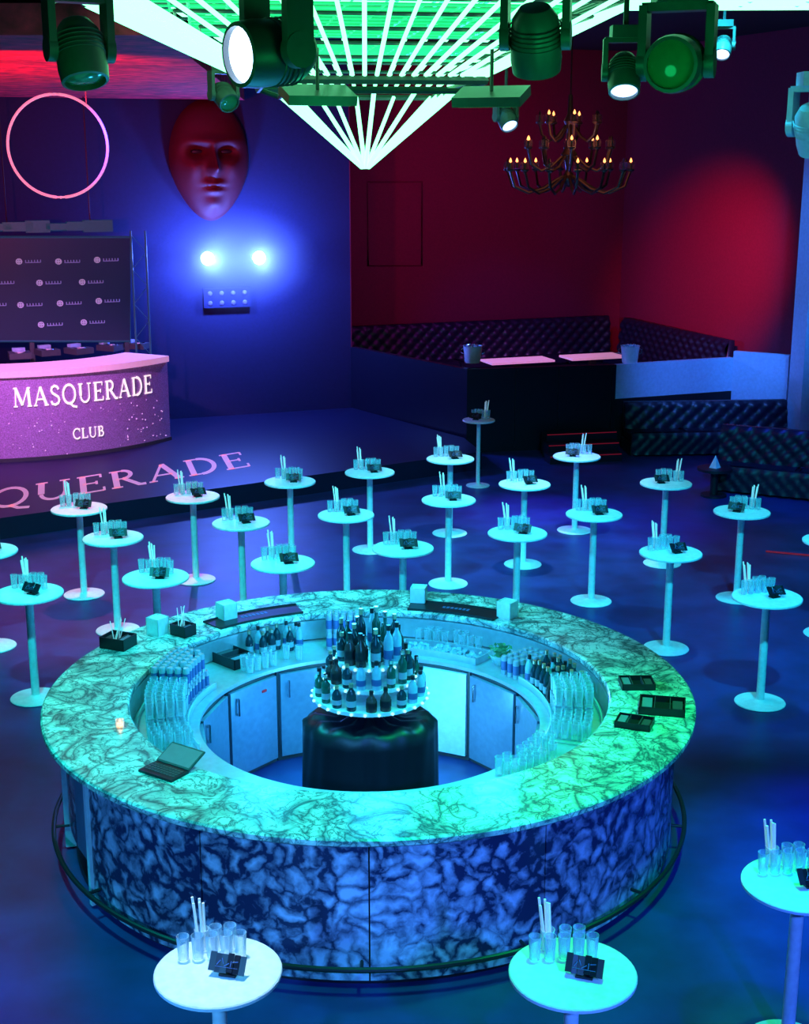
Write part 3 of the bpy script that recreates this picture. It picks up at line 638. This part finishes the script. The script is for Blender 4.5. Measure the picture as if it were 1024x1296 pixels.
def mhead(u,v,Y,d,lens,sc_,lb,zr=6.47,bm='fixture'):
    p=atY(u,v,Y); o=thing('moving_head_light',lb,'stage light',(p.x,p.y,p.z+.2*sc_),0,'moving head lights')
    S=Matrix.Scale(sc_,4)
    B().box(None,(.3,.24,.12),M=S@Matrix.Translation((0,0,.2))).obj('base',bm,o)
    top=(zr-(p.z+.2*sc_)); 
    if top>.27*sc_: B().path([(0,0,.25*sc_),(0,0,top)],.03*sc_,6).obj('clamp','darkgrey',o)
    dv=Vector(d).normalized(); side=math.atan2(dv.y,dv.x)+PI/2
    m=B(); RZ=S@Matrix.Rotation(side,4,'Z')
    m.box(None,(.42,.14,.05),M=RZ@Matrix.Translation((0,0,.12)))
    for s in (-1,1): m.lathe([(0,-.03),(.09,-.03),(.09,.03),(0,.03)],16,M=RZ@Matrix.Translation((s*.2,0,-.2))@Matrix.Rotation(PI/2,4,'Y')); m.box(None,(.05,.16,.34),M=RZ@Matrix.Translation((s*.2,0,-.04)))
    m.obj('yoke',bm,o)
    Q=dv.to_track_quat('Z','Y').to_matrix().to_4x4(); H=S@Matrix.Translation((0,0,-.2))@Q
    hh=B().lathe([(0,-.2),(.1,-.19),(.15,-.12),(.165,.02),(.17,.14),(.16,.23),(.14,.235),(.14,.2)],24,M=H)
    for k in range(5): hh.lathe([(.165,-.08+k*.03),(.173,-.075+k*.03),(.165,-.07+k*.03)],24,M=H)
    ho=hh.obj('head',bm,o)
    B().lathe([(0,.23),(.08,.225),(.14,.2)],24,M=H).obj('lens',lens,ho)
mhead(101,62,7.7,(.2,-.35,-1),'lensdark',.78,'leftmost moving head light hanging dark against red ceiling')
mhead(350,66,7.5,(-.95,-.75,-.12),'lensbright',1.0,'moving head light glaring blue-white beside the green pyramid')
mhead(678,46,7.6,(.1,.5,-1),'lensdark',.8,'large moving head right of the green pyramid')
mhead(790,92,7.8,(-.05,-.6,-1),'lensblue',.52,'moving head with pale blue lens left of the round green one')
mhead(856,80,7.7,(-.35,-1,-.1),'lensdark',.88,'moving head with big round front facing camera at right')
mhead(915,58,15,(-.2,-.7,-.8),'lensblue',.55,'small distant moving head with tiny lit lens at upper right',CZ)
mhead(283,120,11.9,(.4,-.6,-.5),'lensdark',.55,'small green lit lamp hanging left above the mask',CZ)
mhead(640,148,13,(.3,-.6,-.7),'lensblue',.5,'small pale lit lamp under the right pyramid corner',CZ)
mhead(1030,160,14,(.3,.4,-.9),'lensdark',1.1,'lamp painted pale blue as if lit, cropped by the right frame edge',CZ,'palepanel')  # pale body colour stands in for blue light on this fixture
# ---------------- candle chandelier ----------------
cc=atY(720,205,20); ch=thing('candle_chandelier','dark ornate chandelier with small orange candle bulbs at upper right','chandelier',cc)
B().lathe([(0,-.35),(.05,-.32),(.1,-.22),(.04,-.12),(.06,0),(.12,.1),(.05,.2),(.04,.45),(.09,.55),(.04,.65),(.03,.9),(0,.92)],16).obj('column','brass',ch)
B().path([(0,0,.9),(0,0,CZ-cc.z)],.012,6).obj('chain','brass',ch)
for (n,r,z,zc) in ((14,.86,0,-.3),(10,.6,.3,.0),(7,.42,.64,.4)):
    for k in range(n):
        t=2*PI*k/n+.25; x,y=math.cos(t),math.sin(t)
        arm=B().path([(.04*x,.04*y,zc+.12),(.2*r*x,.2*r*y,zc+.06),(.42*r*x,.42*r*y,zc-.06),(.68*r*x,.68*r*y,zc-.12),(.92*r*x,.92*r*y,zc-.03),(r*x,r*y,z-.12)],.02,6).obj('arm','brass',ch)
        B().lathe([(0,0),(.05,.01),(.06,.03),(.02,.04),(.017,.12),(0,.12)],10,(r*x,r*y,z-.13)).obj('candle_cup','brass',arm)
        B().lathe([(0,0),(.02,.015),(.015,.04),(0,.07)],8,(r*x,r*y,z-.01)).obj('bulb','bulb' if k%3 else 'brass',arm)
        B().lathe([(.02,-.06),(.045,-.02),(.058,.04),(.05,.09)],12,(r*x,r*y,z-.09)).obj('glass_shade','glassdome',arm)
# ---------------- sofas ----------------
def tufted(m,x0,x1,z0,z1,y,lean=.12,depth=.07,sx=.26,sz=.24):
    nx=max(8,int((x1-x0)/.035)); nz=max(6,int((z1-z0)/.04)); g_=[]
    for j in range(nz+1):
        row=[]
        for i in range(nx+1):
            x=x0+(x1-x0)*i/nx; z=z0+(z1-z0)*j/nz; U=(x-x0)/sx; V=(z-z0)/sz
            f=abs(math.sin(PI*(U+V)/1)*math.sin(PI*(U-V)))**.4
            e=min(1,(z1-z)/.06); row.append(m.V((x,y-depth*f*e+lean*(z-z0),z)))
        g_.append(row)
    for j in range(nz):
        for i in range(nx): m.face([g_[j][i],g_[j][i+1],g_[j+1][i+1],g_[j+1][i]])
    yb=y+lean*(z1-z0)+.12
    vb=[m.V((x0,yb,z0)),m.V((x1,yb,z0)),m.V((x1,yb,z1)),m.V((x0,yb,z1))]
    m.face(vb[::-1]); m.face([g_[nz][0],g_[nz][nx],vb[2],vb[3]]); m.face([g_[0][0],g_[nz][0],vb[3],vb[0]]); m.face([g_[0][nx],vb[1],vb[2],g_[nz][nx]])
def sofa(p,q,z0,lb,h=.9,seatn=3,front=False,back=False):
    d=q-p; L=d.length; rz_=math.atan2(d.y,d.x)
    o=thing('tufted_sofa',lb,'sofa',(p.x,p.y,z0),rz_)
    B().box((L/2,-.38,.13),(L-.02,.72,.2)).obj('base','black',o)
    for k in range(seatn):
        w=(L-.02)/seatn; m=B(); m.box((.01+w*(k+.5),-.42,.33),(w-.02,.66,.18)); bmesh.ops.bevel(m.bm,geom=m.bm.edges[:],offset=.04,segments=3,affect='EDGES'); m.obj('seat_cushion','leather',o)
    m=B(); tufted(m,.0,L,.42,h,-.26); m.obj('backrest','leather',o,ang=3)
    if front: m=B(); tufted(m,.02,L-.02,.04,.42,-.74,0,.05,.2,.2); m.obj('tufted_skirt','leather',o,ang=3)
    for k in (0.06,L-.06):
        for yy in (-.68,-.08): B().cyl((k,yy,0),.025,0,.04,10).obj('foot','chrome',o)
    return o
sofa(P2+a*.3-b*.12,P3-a*.42-b*.12,.5,'long black tufted leather sofa along the red back wall',1.18,5)
sofa(P3-a*.12-b*.72,P3-b*4.9-a*.12,.5,'black tufted leather sofa along the red right wall',1.18,4)
sofa(C2+Vector((.1,-.14,0)),Vector((6.85,24.75,0)),0,'black tufted leather sofa under the pale lit panel',.88,3,True)
sofa(Vector((5.15,21.9,0)),Vector((7.5,20.8,0)),0,'nearer dark tufted sofa at the right edge angled to the dance floor',.97,2,True)
def vtable(u,v,w,lb):
    x,y=un(u,v,1.22); o=thing('lounge_table',lb,'table',(x,y,.5),YA)
    B().box((0,0,.70),(w,.6,.04)).obj('tabletop','pinkglow_top',o); B().box((0,0,.35),(.12,.12,.66)).obj('column','black',o); B().box((0,0,.01),(.5,.4,.02)).obj('foot','black',o)  # pink light on the lounge tabletop is put in as emission
vtable(655,455,1.35,'pink lit lounge table behind the low black wall left'); vtable(750,450,1.2,'pink lit lounge table behind the low black wall right')
def bucket(u,v,lb):
    x,y=un(u,v,1.5) ; o=thing('ice_bucket',lb,'ice bucket',(x,y,1.5))
    B().lathe([(0,0),(.13,0),(.14,.02),(.17,.3),(.18,.31),(.165,.31),(.13,.03),(0,.03)],24).obj('pail','steelwhite',o)
    m=B()
    for k in range(16): m.box(None,(.05,.05,.05),M=Matrix.Translation((random.uniform(-.09,.09),random.uniform(-.09,.09),.27+random.random()*.04))@Matrix.Rotation(random.random()*3,4,(1,.6,.3)))
    m.obj('ice','ice',o)['kind']='stuff'
    for s in (-1,1): B().path([(s*.17,0,.26),(s*.21,0,.24),(s*.21,0,.18),(s*.165,0,.16)],.01,5).obj('handle','chrome',o)
bucket(598,459,'steel ice bucket on the low black wall left corner'); bucket(797,459,'steel ice bucket on the wall corner by the pale panel')
st=thing('red_lit_steps','dark steps edged with dim strips added for red laser lines beside the low wall','steps',(0,0,0))
for k in range(3):
    yy=24.1-.32*k; B().box((3.1,yy,.2-.065*k),(1.3,.32,.4-.13*k),R(12)).obj('step','blackgloss',st)
    B().box((3.1+.03,yy-.17,.39-.13*k),(1.28,.012,.012),R(12)).obj('light_strip','redled',st)  # glowing strip added in place of red laser lines reflected on the floor
x,y=un(905,592,.45); o=thing('low_table','low black pedestal table before the tufted sofa','table',(x,y,0),YA)
B().cyl((0,0,0),.27,.41,.45,28).obj('tabletop','lowtable',o); B().cyl((0,0,0),.06,.03,.41,16).obj('pedestal','lowtable',o); B().cyl((0,0,0),.2,0,.03,24).obj('foot','lowtable',o)
tag(B().lathe([(.0,.0),(.09,.0),(.0,.2)],4,(x,y,.451)).obj('folded_napkin','offwhite'),'white folded napkin cone on the low black table','napkin')
x,y=un(1010,705,0.02)
tag(B().box((0,0,0.02),(1.6,.02,.02),R(-20)).obj('floor_light_strip','redled',None,(x+.4,y,0)),'thin dim red light strip on the floor at far right','light strip')
# ---------------- lights ----------------
def spot(loc,tgt,col,e,ang,blend=.6,size=.15):
    L=bpy.data.lights.new('spot','SPOT'); L.energy=e; L.color=col; L.spot_size=R(ang); L.spot_blend=blend; L.shadow_soft_size=size
    o=bpy.data.objects.new('spot_light',L); COL.objects.link(o); o.location=loc
    o.rotation_euler=(Vector(tgt)-Vector(loc)).to_track_quat('-Z','Y').to_euler()
def point(loc,col,e,size=.2):
    L=bpy.data.lights.new('point','POINT'); L.energy=e; L.color=col; L.shadow_soft_size=size
    o=bpy.data.objects.new('point_light',L); COL.objects.link(o); o.location=loc
BL=(.01,.08,1)
# bar top
spot((2.6,8.4,6.2),(1.5,8.9,1),(0,1,.22),1700,46,.9)
spot((.3,6.8,5.6),(-.1,8.0,1),(0,1,.42),800,42,.9)
spot((-3.4,8.6,6.2),(-2.2,9.3,1),(.0,.75,.62),1600,48,.9)
spot((-.3,13.5,6.9),(-.3,12.0,1),(.0,.8,.75),1250,52,.9)
point((BX,BY+.75,2.0),(.03,.48,1),95,.25); point((BX+.45,BY+.5,.55),(.1,.6,1),26,.12); point((BX-.6,BY+.5,.6),(.03,.4,1),14,.12)
point((BX-.85,BY-.1,1.8),(.03,.55,1),42,.2); point((BX+.95,BY-.1,1.8),(.03,.6,.95),42,.2); point((BX+.1,BY-.9,1.7),(.02,.35,.9),14,.2)
# tables
spot((-1.5,14,7.1),(-1.5,15.4,1),(.01,.55,.66),1250,88,.8)
spot((-3.5,12,6.0),(-4.2,13.6,1),(.0,.6,.6),620,60,.8)
spot((3.2,14.5,7.1),(3.3,15.4,1),(.02,.58,.78),1150,75,.8)
spot((1.6,18,7.1),(1.6,18,1),(.3,.7,1),1500,42,.8)
spot((-3.2,8.4,6.9),(-2.6,15,.6),(.01,.62,.7),3300,50,.8); spot((3.4,8.2,6.9),(3.4,15,.6),(.01,.58,.85),3300,50,.8); spot((.2,12.2,7.0),(.6,17,.6),(.03,.5,.85),2600,42,.8)  # added front spots, no visible source, to brighten the table poles
spot((-4.2,18.5,6.0),(-3.9,16.4,1),(1,.12,.42),1100,40,.8)
x,y=un(276,1228,TH); spot((x-.3,y+.5,6.0),(x,y,TH),(.6,.85,1),1000,11,.4)
x,y=un(725,1228,TH); spot((x+.3,y+.5,6.0),(x,y,TH),(.0,1,.1),1000,11,.4)
x,y=un(1012,1117,TH); spot((x,y+.5,6.0),(x,y,TH),(.0,1,.14),950,13,.5)
# floor blues
spot((4.2,8.6,6.9),(3.9,8.9,0),BL,6500,38,1); spot((3.2,5.8,6.4),(3.0,6.2,0),BL,2000,42,1)
spot((-4.4,8,6.0),(-3.9,7.4,0),BL,2200,36,1); spot((-2.6,4,6),(-2.4,5.8,0),BL,700,44,1)
spot((3.6,13,7.1),(3.6,13.5,0),(.003,.03,1),900,44,1)
spot((3.4,19,7.1),(3.0,19.3,0),(.06,.04,1),1900,32,1); spot((1.3,21,6.8),(1.75,19.8,0),(.25,.04,1),2300,24,1)
# bar front face
spot((-3.4,1,4.6),(-1.3,7.8,.5),(.06,.4,1),2000,28,.9); spot((3,.5,5.0),(1.1,7.8,.5),(.04,.17,1),2700,28,.9); spot((0,.5,5.0),(0,7.8,.4),(.07,.3,1),1200,22,.9)
# walls
spot((-4,19,5.6),(-4,26,2.5),(.01,.02,1),220,90,1)
spot((2.5,23,6.6),(1.0,30,3),(.45,.01,.5),600,80,1); spot((3.4,21.5,5.4),(6.5,28.3,2.6),(1,.01,.06),2300,40,1)
spot((-5.5,14,4.4),(-5.5,19,6.1),(1,.01,.03),1500,90,1); spot((-3.6,13,4.9),(-3.8,16,6.1),(1,.01,.03),750,80,1)
spot((-6.4,18.5,5.4),(-6.2,22.5,1.2),(.8,.26,1),1900,52,.8); spot((-5,20,5.8),(-4.8,20.5,.3),(.3,.06,.7),350,60,1)
spot((-3.2,22.5,4.2),(mc.x,mc.y,mc.z),(1,.01,.06),150,34,1)
spot((5,19.5,6.3),(5.6,25,1.3),(.05,.2,1),2300,30,.9); spot((7.0,20,6.0),(pp.x,pp.y-.5,3.5),(.02,.25,1),1300,40,.8)
spot((1.8,22,6.8),(2.4,27.8,1.2),(.9,.2,.9),700,24,.6)
spot((1.5,20,6.8),(2.2,28.8,1.5),(.05,.1,1),800,26,.8)
spot((5.8,18,6.5),(6.3,21,0.7),(.02,.06,1),1200,46,1)
point((cc.x,cc.y-.5,cc.z+.3),(1,.35,.15),12,.4)
# added point lamps standing in for pyramid glow on fixtures
for (x,y,z,e) in ((-1.5,6.6,5.2,16),(.9,6.6,5.2,18),(1.9,6.7,5.2,15),(-.3,8.6,5.2,5)): point((x,y,z),(.01,1,.25),e,.25)
w=bpy.data.worlds.new('world'); SC.world=w; w.use_nodes=True
bg=w.node_tree.nodes['Background']; bg.inputs[0].default_value=(.02,.04,.25,1); bg.inputs[1].default_value=.3
for P_ in BT+[CAN,GL,CUP,CP,TB]+STR: assert P_.used
